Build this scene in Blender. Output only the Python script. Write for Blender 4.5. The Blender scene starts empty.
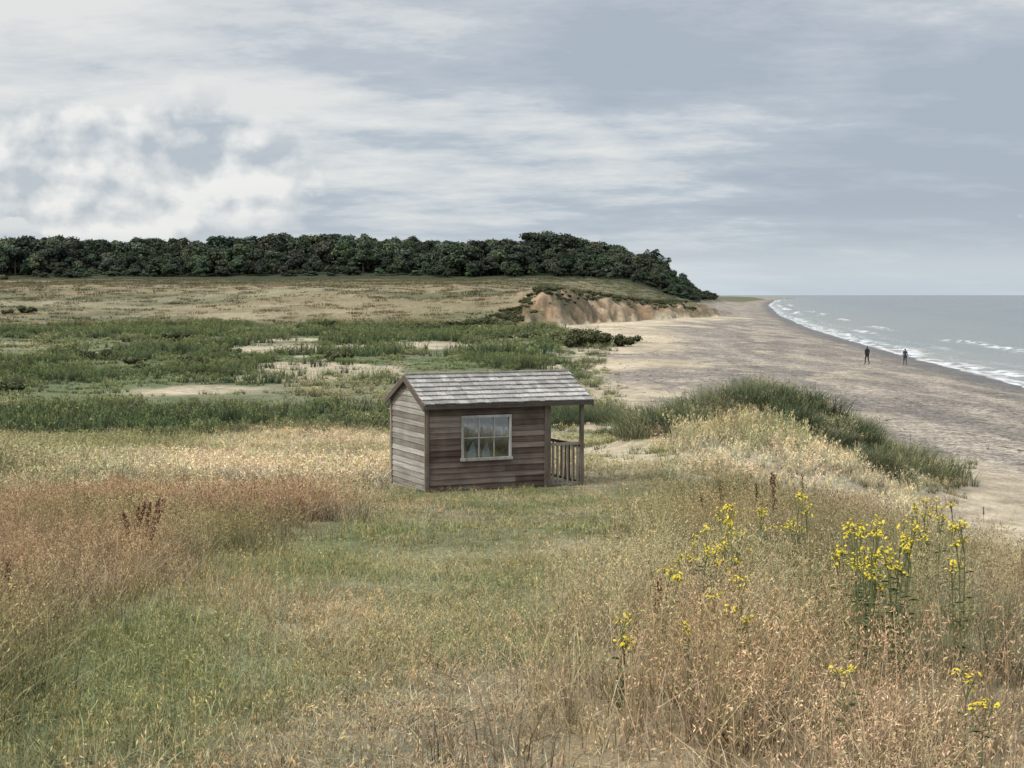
import bpy, math, numpy as np, random
from mathutils import Vector, Matrix
R = np.random.default_rng(7); random.seed(7)
S = bpy.context.scene
F = 1500.0; CZ = 8.0; PITCH = math.atan(89/F)

def link(o):
    S.collection.objects.link(o); return o
# ---------------------------------------------------------------- noise
def _h(ix, iy, s):
    a = (ix.astype(np.int64)*374761393 + iy.astype(np.int64)*668265263 + s*1442695041) & 0xFFFFFFFF
    a = ((a ^ (a >> 13))*1274126177) & 0xFFFFFFFF
    a = a ^ (a >> 16)
    return (a & 0xFFFFFF)/float(0xFFFFFF)
def vn(x, y, s=0):
    x = np.asarray(x, float); y = np.asarray(y, float)
    ix = np.floor(x); iy = np.floor(y); fx = x-ix; fy = y-iy
    fx = fx*fx*(3-2*fx); fy = fy*fy*(3-2*fy)
    a = _h(ix, iy, s); b = _h(ix+1, iy, s); c = _h(ix, iy+1, s); d = _h(ix+1, iy+1, s)
    return (a*(1-fx)+b*fx)*(1-fy)+(c*(1-fx)+d*fx)*fy
def fbm(x, y, s=0, o=4):
    r = 0; a = 0.5; t = 0
    for i in range(o):
        r = r+a*vn(x*2**i+17*i, y*2**i-9*i, s+i); t += a; a *= 0.5
    return r/t
def ss(a, b, x):
    t = np.clip((x-a)/(b-a), 0, 1); return t*t*(3-2*t)
# ---------------------------------------------------------------- land form
def cx(y):
    return np.interp(y, [-200, 0, 129, 218, 343, 600, 1200, 2400, 4000], [24, 36, 44.5, 54, 69, 107, 205, 420, 760])
XB = ([-200, 0, 10, 17, 25, 35, 45, 53, 60, 70, 88, 124, 169, 200, 225, 266, 300], [11, 9.5, 8.6, 7.0, 8.2, 9.8, 13, 14.5, 12, 7.5, 4.5, 6, 10, 14, 13, 9, 8])
PL = np.array([(-900, 230), (-250, 282), (-60, 300), (2, 300), (14, 318), (35, 378), (57, 440), (85, 560), (112, 700), (150, 950), (215, 1250), (380, 2100), (700, 4200), (4000, 30000)], float)
def cliff_s(x, y):
    best = np.full(np.shape(x), 1e9)
    for i in range(len(PL)-1):
        a = PL[i]; b = PL[i+1]; ab = b-a
        t = np.clip(((x-a[0])*ab[0]+(y-a[1])*ab[1])/(ab@ab), 0, 1)
        best = np.minimum(best, np.hypot(x-a[0]-t*ab[0], y-a[1]-t*ab[1]))
    return np.where(y > np.interp(x, PL[:, 0], PL[:, 1]), best, -best)
WX = ([-90, -25, 0, 6, 60, 120, 400], [130, 80, 30, 9, 7, 30, 60])
def m1(x, y): return np.exp(-(((x-6.4)/2.7)**2+((y-40)/4.2)**2))
def terr(x, y):
    x = np.asarray(x, float); y = np.asarray(y, float)
    xc = cx(y)
    q = xc - x + 2.0*(fbm(x/14, y/22, 5, 3)-0.5)*ss(0, 8, xc-x)
    z = np.interp(q, [-400, -60, -12, 0, 8, 20, 34], [-6, -2.5, -0.6, 0, 0.75, 1.3, 1.8])
    prof = np.interp(y, [-80, 0, 5, 10, 17, 24, 28, 36, 45, 55, 70], [5.6, 6.42, 6.40, 5.98, 5.38, 4.68, 4.54, 3.85, 3.0, 2.35, 1.8])
    xe = np.interp(y, [0, 9, 17, 25, 35, 45], [7.6, 7.0, 5.6, 6.4, 8.0, 9])+1.0*(fbm(x*0+3.3, y/5, 31, 3)-.5)
    fr = 1-ss(xe-1.2, xe+3.0, x)
    z = z+(prof-1.8-.48*ss(2.2, 6, x)*ss(8, 14, y)*(1-ss(30, 36, y)))*fr
    z = z+0.62*m1(x, y)
    z = z+2.1*np.exp(-(((x-10.0)/3.6)**2+((y-52)/4.5)**2))+.70*np.exp(-(((x-5.6)/2.2)**2+((y-52)/4)**2))
    z = z+0.5*np.exp(-(((x-3.2)/2.0)**2+((y-68)/5.0)**2))
    land = ss(2, 20, xc-x)
    nearshed = 1-np.exp(-(((x+0.1)/2.6)**2+((y-26)/2.6)**2)**2)
    z = z+(fbm(x/2.2, y/2.2, 11, 3)-0.5)*0.22*nearshed*land*(1-ss(60, 90, y)*0.4)
    z = z+(fbm(x/9, y/9, 12, 2)-0.5)*0.35*land*nearshed*ss(30, 50, y)
    s0 = cliff_s(x, y)
    far = ss(-1, 6, x)
    gul = (fbm(x/3.2, y/4.5, 21, 5)-0.5)
    s = s0+far*gul*10*(1-ss(600, 900, y))
    w = np.interp(x, *WX)
    Hh = np.interp(y, [280, 300, 340, 440, 700, 900, 1100, 1350], [6.0, 7.3, 8.0, 9.2, 13.2, 14, 14, 1.5])
    Hh = Hh*(1+0.16*(fbm(x/60, y/60, 33, 3)-.5)+.10*far*(fbm(x/6, y/12, 34, 3)-.5))
    dip = 0.42+0.58*ss(0, 70, s0)
    dip = 1-(1-dip)*ss(318, 430, y)
    dip = dip*(1-.90*ss(440, 620, y)*(1-ss(15, 75, s0)))
    st = np.clip(s/w, 0, 1); st = np.where(far > .5, st**0.6, st*st*(3-2*st))
    z = z+Hh*dip*st
    z = z+ss(760, 1010, y)*ss(14, 130, s0)*(11+9*fbm(x/90, y/170, 44, 3))*(1-ss(1080, 1350, y))
    return z
def ground(px, py, h=0.0):
    dx = px-512; dy = py-384
    c, s_ = math.cos(PITCH), math.sin(PITCH)
    yy = F*c-dy*s_; k = (F*s_+dy*c)/yy; kx = dx/yy
    d = 3.0
    while d < 900:
        z = float(terr(kx*d, d))+h
        if CZ-k*d <= z: break
        d *= 1.006
    return kx*d, d, float(terr(kx*d, d))
# ---------------------------------------------------------------- zones
def zones(x, y):
    x = np.asarray(x, float); y = np.asarray(y, float)
    Z = {}
    xc = cx(y); xb = np.interp(y, *XB); s0 = cliff_s(x, y)
    n1 = fbm(x/3, y/3, 51, 4)-.5; n2 = fbm(x/10, y/14, 52, 4)-.5; n3 = fbm(x/0.8, y/0.8, 53, 3)-.5
    beach = ss(-.8, .8, x-xb+n1*5*ss(35, 70, y)+n1*1.5)
    beach = np.where(y > 290, ss(-3, 2, -s0+n1*3)*(x > -5), beach)
    beach = np.where((s0 > 3), 0, beach)
    beach = np.where((y > 470) & (s0 > -5) & (s0 < 26+20*n2), 1.0, beach)
    Z['beach'] = beach
    shx = np.interp(y, [0, 48, 62, 88, 124, 169, 230, 300, 440], [26, 24, 17, 11, 11, 17, 25, 31, 64])
    Z['shingle'] = beach*ss(-3, 3, x-shx+n2*np.interp(y, [45, 80], [6, 24])+n1*7)
    Z['wet'] = 1-ss(1.5, 7.0, xc-x+n1*4)
    le = np.interp(y, [0, 6, 8, 15, 22, 30], [-2.0, -2.0, -2.4, -2.2, -2.0, -1.8])+n3*.8
    re = np.interp(y, [0, 5, 12.6, 18, 24, 30], [0.1, 0.2, 1.05, 1.9, 3.2, 4.5])+n3*1.0
    p = ss(-.25, .25, x-le)*(1-ss(-.25, .25, x-re))*(1-ss(27.5, 30, y))
    shed = np.exp(-(((x+0.1)/2.2)**2+((y-26)/1.9)**2)**3)
    p = np.maximum(p, shed)
    Z['path'] = p
    Z['fringe'] = p*np.exp(-((x-le-.6)/.5)**2)*(1-ss(15, 20, y))
    y0 = 29.5-7.0*ss(-1.5, -3, x)
    fore = 1-ss(y0-1.5, y0+2.5, y+n2*7+n1*3)
    Z['tall'] = fore*(1-p)*(1-beach)
    patchy = np.exp(-(((x-2.7-(y-40)*.04)/1.9)**2)**2)*ss(29, 33, y)*(1-ss(120, 160, y))
    patchy2 = np.exp(-((x-xb+2)/3.0)**2)*ss(60, 75, y)*(y < 290)
    sp = np.maximum(patchy, patchy2*.9)*ss(-.13, .05, n1)
    Z['thin'] = patchy
    Z['straw'] = (1-fore)*(1-ss(58, 68, y+n2*14))*(1-beach)*(1-p)
    ga = np.exp(-(((x+19)/17)**2+((y-178+n2*30)/13)**2)**2)
    gb = np.exp(-(((x+20.5)/4.6)**2+((y-98)/6)**2)**2)
    gc = np.exp(-((y-283+n2*20)/5)**2)*(x < -45)*ss(-.2, .0, n1)
    gd = ss(.13, .21, fbm(x/7, y/16, 57, 3)-.5)*ss(95, 120, y)*(y < 280)
    sp = np.maximum(sp, np.maximum(ga*ss(-.25, -.1, n1), np.maximum(gb*ss(-.3, -.15, n1), np.maximum(gc*.7, gd*.8))))
    Z['sandpatch'] = sp*(1-beach)
    Z['keep'] = np.maximum(ga, np.maximum(gb, np.exp(-(((x+18)/5.5)**2+((y-88)/6)**2)**2)))
    Z['marsh'] = ss(58, 66, y+n2*14)*(s0 < 10)*(1-beach)
    rd = fbm(x/9, y/16, 58, 4)
    Z['reed'] = Z['marsh']*np.maximum(np.exp(-((y-73+n2*14)/11)**4)*(1-ss(2, 5, x)), np.maximum(ss(.50, .58, rd)*ss(90, 110, y), np.exp(-((y-230+n2*60)/20)**4)))
    Z['heath'] = ss(-4, 6, s0)*(y > 200)
    w = np.interp(x, *WX)
    Z['cliff'] = (ss(-2.0, 0, s0+n1*5)*(1-ss(w*.75, w*1.05, s0+n1*9)))*ss(-1, 5, x)*(1-ss(470, 540, y))
    Z['n'] = (n1, n2, n3); Z['s0'] = s0; Z['xc'] = xc; Z['xb'] = xb
    return Z
def C(*a): return np.array(a, float)
def mix(a, b, f): return a*(1-f[..., None])+b*f[..., None]
GOLD = C(.41, .33, .205); RUST = C(.335, .255, .168); BROWN = C(.275, .238, .158); STRAW = C(.56, .515, .37)
GREEN = C(.165, .20, .09); PATH = C(.38, .33, .22); PGREEN = C(.24, .25, .13); REED = C(.086, .118, .062)
MARSH = C(.175, .21, .11); HEATH = C(.225, .19, .115); HGREEN = C(.115, .12, .065)
SAND = C(.54, .455, .33); SHING = C(.25, .22, .188); WET = C(.12, .11, .097)
def B3(c, x): return np.broadcast_to(c, x.shape+(3,))
def vegcol(x, y, Z):
    n1, n2, n3 = Z['n']
    big = fbm(x/5, y/8, 61, 3); b2 = fbm(x/2.0, y/3.0, 62, 3); b3 = fbm(x/.7, y/1.1, 67, 3)
    c = mix(B3(GOLD, x), RUST, ss(.42, .64, big)*(x < 1)*.85)
    c = mix(c, BROWN, ss(0.5, 3.0, x)*.9)
    c = mix(c, GREEN*1.1, ss(.46, .62, b2)*.55)
    c = mix(c, C(.205, .22, .12), ss(2, 6, x)*ss(.38, .56, big)*.8)
    c = mix(c, STRAW*.9, ss(.52, .70, fbm(x/2, y/3, 63, 3))*.5)
    c = mix(c, C(.30, .29, .15), ss(9, 5, y)*(x < 0)*.5)
    pc = mix(B3(PATH, x), PGREEN, np.clip(ss(.42, .60, b2)*.8+ss(13, 19, y)*.45, 0, 1))
    pc = mix(pc, PATH*1.2, ss(.48, .64, b3)*.45)
    pc = mix(pc, GREEN*1.2, ss(.54, .68, fbm(x/1.1, y/1.6, 68, 3))*.5)
    c = mix(c, pc, Z['path'])
    c = mix(c, GREEN*1.2, Z['fringe']*.75*ss(.25, .45, b3))
    sc = mix(B3(STRAW, x), C(.29, .305, .17), np.clip(ss(.48, .62, big)*.6+ss(-8, -13, x)*.8, 0, 1))
    c = mix(c, sc, Z['straw'])
    c = mix(c, C(.34, .34, .18), Z['thin']*Z['straw']*.6)
    mc = mix(B3(MARSH, x), C(.28, .275, .17), ss(.47, .62, fbm(x/10, y/22, 64, 4))*.7)
    mc = mix(mc, REED, Z['reed']*.9)
    mc = mix(mc, C(.19, .22, .125), ss(190, 210, y)*.6*(1-Z['reed']))
    c = mix(c, mc, Z['marsh'])
    hc = mix(B3(HEATH, x), HGREEN, ss(.42, .56, fbm(x/45, y/22, 65, 4))*.85)
    hc = mix(hc, C(.32, .28, .185), ss(.50, .64, fbm(x/60, y/18, 66, 4))*.6)
    hc = mix(hc, HGREEN*.9, ss(560, 690, y+60*n2)*.75)
    c = mix(c, hc, Z['heath'])
    return c
def groundcol(x, y):
    Z = zones(x, y); n1, n2, n3 = Z['n']
    c = vegcol(x, y, Z)
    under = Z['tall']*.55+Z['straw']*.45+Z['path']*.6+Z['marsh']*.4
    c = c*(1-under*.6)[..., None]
    c = mix(c, SAND*.93, Z['sandpatch'])
    c = mix(c, SAND*(1-.22*ss(.4, .65, fbm(x/5, y/12, 75, 4)))[..., None], Z['beach'])
    sh = mix(B3(SHING, x), C(.34, .295, .24), ss(.45, .60, fbm(x/3, y/14, 71, 4)))
    sh = mix(sh, C(.17, .155, .14), ss(.47, .60, fbm(x/2.5, y/18, 76, 4))*.6)
    c = mix(c, sh, Z['shingle'])
    lane = np.exp(-((Z['xc']-x-17-n2*16)/1.4)**2)*ss(90, 130, y)*ss(-.1, .1, n1)+np.exp(-((Z['xc']-x-28-n2*20)/1.5)**2)*ss(0, .12, n1)
    c = mix(c, SAND*1.0, np.clip(lane, 0, 1)*Z['beach']*.6)
    cl = mix(B3(C(.25, .17, .105), x), C(.38, .285, .185), ss(.4, .62, fbm(x/3, y/4, 72, 4)))
    cl = mix(cl, C(.11, .10, .06), ss(.42, .56, fbm(x/1.8, y/5, 73, 3))*.8)
    c = mix(c, cl, Z['cliff'])
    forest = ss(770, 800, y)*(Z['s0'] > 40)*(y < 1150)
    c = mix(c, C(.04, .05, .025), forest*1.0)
    c = mix(c, WET, Z['wet'])
    return c, Z
# ---------------------------------------------------------------- node helpers
def newmat(name):
    m = bpy.data.materials.new(name); m.use_nodes = True
    nt = m.node_tree; nt.nodes.clear()
    out = nt.nodes.new('ShaderNodeOutputMaterial')
    return m, nt, out
def N(nt, t, **k):
    n = nt.nodes.new(t)
    for a, b in k.items():
        if a == 'i':
            for kk, v in b.items(): n.inputs[kk].default_value = v
        else: setattr(n, a, b)
    return n
def L(nt, a, b): nt.links.new(a, b)
def math_(nt, op, a, b=None, clamp=False):
    n = N(nt, 'ShaderNodeMath', operation=op, use_clamp=clamp)
    for i, v in enumerate((a, b)):
        if v is None: continue
        if isinstance(v, (int, float)): n.inputs[i].default_value = v
        else: L(nt, v, n.inputs[i])
    return n.outputs[0]
def mixc(nt, fac, a, b, mode='MIX'):
    n = N(nt, 'ShaderNodeMix', data_type='RGBA', blend_type=mode)
    for idx, v in ((0, fac), (6, a), (7, b)):
        if isinstance(v, (int, float)): n.inputs[idx].default_value = v
        elif isinstance(v, (tuple, list)): n.inputs[idx].default_value = (*v, 1) if len(v) == 3 else v
        else: L(nt, v, n.inputs[idx])
    return n.outputs[2]
def mrange(nt, v, a, b, c, d):
    n = N(nt, 'ShaderNodeMapRange', i={1: a, 2: b, 3: c, 4: d}); L(nt, v, n.inputs[0]); return n.outputs[0]
def noise(nt, vec, scale, detail=4, rough=.55, out=0):
    n = N(nt, 'ShaderNodeTexNoise', i={'Scale': scale, 'Detail': detail, 'Roughness': rough})
    if vec is not None: L(nt, vec, n.inputs['Vector'])
    return n.outputs[out]
def grey(nt, v):
    kk = N(nt, 'ShaderNodeCombineColor'); [L(nt, v, kk.inputs[q]) for q in range(3)]; return kk.outputs[0]
# ---------------------------------------------------------------- terrain mesh
def gridmesh(name, X, Y, Zz):
    ny, nx = X.shape
    me = bpy.data.meshes.new(name)
    co = np.stack([X, Y, Zz], -1).reshape(-1, 3).astype(np.float32)
    i = np.arange(ny*nx).reshape(ny, nx)
    f = np.stack([i[:-1, :-1], i[:-1, 1:], i[1:, 1:], i[1:, :-1]], -1).reshape(-1, 4)
    me.vertices.add(len(co)); me.vertices.foreach_set('co', co.ravel())
    me.loops.add(f.size); me.loops.foreach_set('vertex_index', f.ravel().astype(np.int32))
    me.polygons.add(len(f)); me.polygons.foreach_set('loop_start', np.arange(0, f.size, 4, dtype=np.int32))
    me.update(calc_edges=True)
    me.polygons.foreach_set('use_smooth', np.ones(len(f), bool))
    return me
ny, nx = 1200, 740
ys = 10*np.geomspace(.5, 500, ny)-45
u = np.linspace(-1, 1, nx); u = np.sign(u)*np.abs(u)**1.35*.95
Xs = u[None, :]*(ys[:, None]+55); Y = np.repeat(ys[:, None], nx, 1)
Zt = terr(Xs, Y)
me = gridmesh('ground', Xs, Y, Zt)
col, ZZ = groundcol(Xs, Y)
def addcol(me, name, c):
    a = me.attributes.new(name, 'FLOAT_COLOR', 'POINT')
    c = np.asarray(c); c4 = np.ones((c.reshape(-1, 3).shape[0], 4), np.float32); c4[:, :3] = c.reshape(-1, 3)
    a.data.foreach_set('color', c4.ravel())
def addf(me, name, v):
    a = me.attributes.new(name, 'FLOAT', 'POINT'); a.data.foreach_set('value', np.asarray(v, np.float32).ravel())
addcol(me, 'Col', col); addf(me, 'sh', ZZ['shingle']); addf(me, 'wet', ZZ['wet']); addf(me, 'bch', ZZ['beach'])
ground_o = link(bpy.data.objects.new('ground', me))
m, nt, out = newmat('ground_mat')
ac = N(nt, 'ShaderNodeAttribute', attribute_name='Col'); ash = N(nt, 'ShaderNodeAttribute', attribute_name='sh')
awt = N(nt, 'ShaderNodeAttribute', attribute_name='wet')
geo = N(nt, 'ShaderNodeNewGeometry'); P = geo.outputs['Position']
f1 = noise(nt, P, 9, 4, .7); f2 = noise(nt, P, 1.1, 4, .6); f3 = noise(nt, P, .12, 4, .6)
v = math_(nt, 'MULTIPLY', mrange(nt, f1, .3, .7, .7, 1.3), mrange(nt, f2, .3, .7, .68, 1.32))
v = math_(nt, 'MULTIPLY', v, mrange(nt, f3, .3, .7, .82, 1.18))
vor = N(nt, 'ShaderNodeTexVoronoi', i={'Scale': 6}); L(nt, P, vor.inputs['Vector'])
sep = N(nt, 'ShaderNodeSeparateColor'); L(nt, vor.outputs['Color'], sep.inputs[0]); pv = mrange(nt, sep.outputs[0], 0, 1, .45, 1.55)
mm = N(nt, 'ShaderNodeMix', data_type='FLOAT', i={2: 1.0}); L(nt, ash.outputs['Fac'], mm.inputs[0]); L(nt, pv, mm.inputs[3])
v = math_(nt, 'MULTIPLY', v, mm.outputs[0])
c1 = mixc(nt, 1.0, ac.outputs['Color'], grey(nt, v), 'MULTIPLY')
b = N(nt, 'ShaderNodeBsdfPrincipled', i={'Specular IOR Level': .15}); L(nt, c1, b.inputs['Base Color'])
L(nt, mrange(nt, awt.outputs['Fac'], 0, 1, .95, .35), b.inputs['Roughness'])
bp = N(nt, 'ShaderNodeBump', i={'Strength': .7, 'Distance': .15}); L(nt, math_(nt, 'ADD', f1, f2), bp.inputs['Height']); L(nt, bp.outputs[0], b.inputs['Normal'])
L(nt, b.outputs[0], out.inputs[0]); me.materials.append(m)
# ---------------------------------------------------------------- sea
so = np.concatenate([np.linspace(-9, 32, 330), 32+np.geomspace(.3, 400, 90), [700, 1200, 2500, 6000, 14000, 30000, 60000]])
yr = np.concatenate([[-3000, -800, -300, -100, -30], np.geomspace(20, 140, 15)[:-1], 140*np.geomspace(.9, 20, 620), [4000, 7000, 15000, 30000, 60000]]); yr = np.unique(yr)
SS, YY = np.meshgrid(so, yr)
SX = cx(YY)+SS
warp = (fbm(YY/38, SS/25, 82, 4)-.5)*9
def crest(c, wd): return np.exp(-((SS+warp-c)/wd)**2)
amp = .35+1.2*ss(.35, .7, fbm(YY/30, SS*0+5, 83, 2)); amp2 = .15+1.2*ss(.40, .62, fbm(YY/45, SS*0+9, 84, 2)); amp3 = ss(.44, .64, fbm(YY/60, SS*0+3, 85, 2))
zw = .10*crest(2, 1.0)*amp+.38*crest(8.5, 1.0)*amp2+.34*crest(17, 1.5)*amp3+.12*crest(26, 2)
zw = zw+(fbm(SX/1.3, YY/3, 86, 3)-.5)*.12+(fbm(SX/6, YY/16, 87, 3)-.5)*.3*ss(5, 20, SS)*(SS < 500)
zw = np.where(SS > 600, 0, zw)*(YY < 3500)+.02
tex = fbm(SX/.9, YY/2.2, 88, 4)
foam = ss(.42, .62, tex)*np.exp(-((SS+warp*.6-1.6)/2.4)**2)*.9+ss(.40, .56, tex)*crest(7.6, 1.4)*amp2*.85+ss(.43, .60, tex)*crest(16.4, 1.2)*amp3*.8
foam = np.clip(foam+np.exp(-((SS+warp*.4+.3)/.4)**2)*.5, 0, .88)*(YY < 3500)
sme = gridmesh('sea', SX, YY, zw); addf(sme, 'foam', foam); addf(sme, 'off', SS)
sea = link(bpy.data.objects.new('sea', sme))
m, nt, out = newmat('sea_mat')
af = N(nt, 'ShaderNodeAttribute', attribute_name='foam'); ao = N(nt, 'ShaderNodeAttribute', attribute_name='off')
geo = N(nt, 'ShaderNodeNewGeometry'); mp = N(nt, 'ShaderNodeMapping', i={'Scale': (1, .35, 1)}); L(nt, geo.outputs['Position'], mp.inputs[0])
a1 = noise(nt, mp.outputs[0], .9, 6, .65); a2 = noise(nt, mp.outputs[0], .05, 4, .5)
wc = mixc(nt, mrange(nt, ao.outputs['Fac'], 0, 70, 0, 1), (.27, .26, .22), (.16, .19, .19))
wc = mixc(nt, mrange(nt, a2, .35, .65, 0, 1), wc, (.20, .225, .215))
cc = mixc(nt, af.outputs['Fac'], wc, (.70, .72, .73))
b = N(nt, 'ShaderNodeBsdfPrincipled', i={'IOR': 1.33}); L(nt, cc, b.inputs['Base Color'])
L(nt, mrange(nt, af.outputs['Fac'], 0, 1, .25, .9), b.inputs['Roughness'])
bp = N(nt, 'ShaderNodeBump', i={'Strength': .8, 'Distance': .5}); L(nt, a1, bp.inputs['Height']); L(nt, bp.outputs[0], b.inputs['Normal'])
L(nt, b.outputs[0], out.inputs[0]); sme.materials.append(m)
# ---------------------------------------------------------------- mesh from arrays
def tri_mesh(name, V, T, attrs={}):
    me = bpy.data.meshes.new(name)
    V = np.asarray(V, np.float32); T = np.asarray(T, np.int32)
    k = T.shape[1]
    me.vertices.add(len(V)); me.vertices.foreach_set('co', V.ravel())
    me.loops.add(T.size); me.loops.foreach_set('vertex_index', T.ravel())
    me.polygons.add(len(T)); me.polygons.foreach_set('loop_start', np.arange(0, T.size, k, dtype=np.int32))
    me.update(calc_edges=True)
    for a, vv in attrs.items(): addf(me, a, vv)
    return me
def clump(name, mat, n, h, w, rad, lean, stems=0, sh=(.5, .7), sw=.0025, head=.12, hs=.006, nh=14, seed=1, tuft=0):
    r = np.random.default_rng(seed); V = []; T = []; Hh = []; K = []; Q = []; base = 0
    cen = [(rad*math.sqrt(r.uniform()), r.uniform(0, 6.283)) for _ in range(max(tuft, 1))]
    def strip(b0, dr, hh, ln, wd, wv, seg=3, kd=0, q=0):
        nonlocal base
        for s in range(seg+1):
            t = s/seg; p = b0+dr*ln*hh*t*t+np.array([0, 0, hh*t*(1-.22*ln*t)])
            ww = wd*(1-t)**.6 if kd == 0 else wd*(1-.5*t)
            V.append(p-wv*ww*.5); V.append(p+wv*ww*.5); Hh.extend([t, t]); K.extend([kd*.5]*2); Q.extend([q, q])
            if s:
                a = base+2*s-2; T.append((a, a+1, a+3, a+2))
        base += 2*(seg+1); return p
    for i in range(n+stems):
        st = i >= n; q = r.uniform()
        a = r.uniform(0, 6.283); rr = rad*math.sqrt(r.uniform())
        b0 = np.array([math.cos(a)*rr, math.sin(a)*rr, -.03])
        if tuft and r.uniform() < .7:
            cr_, ca = cen[r.integers(len(cen))]; b0 = np.array([math.cos(ca)*cr_+r.normal()*.03, math.sin(ca)*cr_+r.normal()*.03, -.03])
        a2 = a+r.normal()*1.0
        dr = np.array([math.cos(a2), math.sin(a2), 0]); a3 = r.uniform(0, 6.283); wv = np.array([math.cos(a3), math.sin(a3), 0])
        if not st:
            strip(b0, dr, r.uniform(*h), abs(r.normal())*lean+.1, w*r.uniform(.6, 1.2), wv, q=q)
        else:
            hh = r.uniform(*sh); ln = abs(r.normal())*lean*.45+.03
            strip(b0, dr, hh, ln, sw, wv, 3, 1, q)
            for j in range(nh):
                t = 1-head/hh*r.uniform(0, 1)
                p = b0+dr*ln*hh*t*t+np.array([0, 0, hh*t*(1-.22*ln*t)])
                sp = (1-t)*hh*.32+.004
                p = p+r.normal(size=3)*np.array([sp, sp, sp*.3])
                d1 = r.normal(size=3); d1[2] += 1.5; d1 /= np.linalg.norm(d1); d2 = np.cross(d1, r.normal(size=3)); d2 /= np.linalg.norm(d2)
                l = hs*r.uniform(1.2, 2.6); qq = hs*.55
                V.extend([p-d1*l, p+d2*qq, p+d1*l, p-d2*qq]); Hh.extend([1]*4); K.extend([1]*4); Q.extend([q]*4); T.append((base, base+1, base+2, base+3)); base += 4
    me = tri_mesh(name, V, T, {'h': Hh, 'kd': K, 'q': Q}); me.materials.append(mat)
    return bpy.data.objects.new(name, me)
def grassmat(name, headc=(1.15, .95, .8), basek=.45, qr=(.62, 1.4), inst=True):
    m, nt, out = newmat(name)
    at = N(nt, 'ShaderNodeAttribute', attribute_name='tint', attribute_type='INSTANCER' if inst else 'GEOMETRY')
    ah = N(nt, 'ShaderNodeAttribute', attribute_name='h'); ak = N(nt, 'ShaderNodeAttribute', attribute_name='kd'); aq = N(nt, 'ShaderNodeAttribute', attribute_name='q')
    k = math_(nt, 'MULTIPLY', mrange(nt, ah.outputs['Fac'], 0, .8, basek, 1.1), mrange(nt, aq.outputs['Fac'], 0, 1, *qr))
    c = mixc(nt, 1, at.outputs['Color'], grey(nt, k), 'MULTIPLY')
    hc = mixc(nt, 1, c, headc, 'MULTIPLY')
    c = mixc(nt, ak.outputs['Fac'], c, hc)
    d = N(nt, 'ShaderNodeBsdfDiffuse'); L(nt, c, d.inputs[0]); L(nt, d.outputs[0], out.inputs[0])
    return m
def instancer(name, srcs, pts, rot, scl, tint, real=False):
    coll = bpy.data.collections.new(name+'_parts')
    for o in srcs: coll.objects.link(o)
    n = len(pts)
    me = bpy.data.meshes.new(name); me.vertices.add(n); me.vertices.foreach_set('co', np.asarray(pts, np.float32).ravel())
    a = me.attributes.new('rot', 'FLOAT_VECTOR', 'POINT'); a.data.foreach_set('vector', np.asarray(rot, np.float32).ravel())
    a = me.attributes.new('scl', 'FLOAT_VECTOR', 'POINT'); a.data.foreach_set('vector', np.asarray(scl, np.float32).ravel())
    a = me.attributes.new('vid', 'INT', 'POINT'); a.data.foreach_set('value', R.integers(0, len(srcs), n).astype(np.int32))
    addcol(me, 'tint', tint)
    o = link(bpy.data.objects.new(name, me))
    g = bpy.data.node_groups.new(name+'_gn', 'GeometryNodeTree')
    g.interface.new_socket('Geometry', in_out='INPUT', socket_type='NodeSocketGeometry'); g.interface.new_socket('Geometry', in_out='OUTPUT', socket_type='NodeSocketGeometry')
    gi = g.nodes.new('NodeGroupInput'); go = g.nodes.new('NodeGroupOutput'); ip = g.nodes.new('GeometryNodeInstanceOnPoints')
    ci = g.nodes.new('GeometryNodeCollectionInfo'); ci.inputs['Collection'].default_value = coll; ci.inputs['Separate Children'].default_value = True; ci.inputs['Reset Children'].default_value = True
    def na(nm, t):
        q = g.nodes.new('GeometryNodeInputNamedAttribute'); q.data_type = t; q.inputs['Name'].default_value = nm
        return [s for s in q.outputs if s.enabled and s.name == 'Attribute'][0]
    g.links.new(gi.outputs[0], ip.inputs['Points']); g.links.new(ci.outputs[0], ip.inputs['Instance']); ip.inputs['Pick Instance'].default_value = True
    g.links.new(na('vid', 'INT'), ip.inputs['Instance Index'])
    e = g.nodes.new('FunctionNodeEulerToRotation'); g.links.new(na('rot', 'FLOAT_VECTOR'), e.inputs[0]); g.links.new(e.outputs[0], ip.inputs['Rotation'])
    g.links.new(na('scl', 'FLOAT_VECTOR'), ip.inputs['Scale'])
    if real:
        rl = g.nodes.new('GeometryNodeRealizeInstances'); g.links.new(ip.outputs[0], rl.inputs[0]); g.links.new(rl.outputs[0], go.inputs[0])
    else: g.links.new(ip.outputs[0], go.inputs[0])
    md = o.modifiers.new('scatter', 'NODES'); md.node_group = g
    return o
def scatter(d0, d1, dens, maskf, fan=.36, pad=1.6):
    w = fan*d1+pad; n = int((d1-d0)*2*w*dens)
    x = R.uniform(-w, w, n); y = R.uniform(d0, d1, n)
    k = np.abs(x) < fan*np.maximum(y, 0)+pad; x = x[k]; y = y[k]
    Z = zones(x, y); mk = maskf(x, y, Z); k = R.uniform(size=len(x)) < mk
    x = x[k]; y = y[k]; Z = zones(x, y)
    return x, y, terr(x, y), Z
SH_A = (-1.45, 25.6)
def outside_shed(x, y, pad=.2):
    th = math.radians(24); ax, ay = SH_A
    uu = (x-ax)*math.cos(th)+(y-ay)*math.sin(th); vv_ = -(x-ax)*math.sin(th)+(y-ay)*math.cos(th)
    return ~((uu > -pad) & (uu < 3.05+pad) & (vv_ > -pad*.6) & (vv_ < 1.8+pad))
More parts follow.
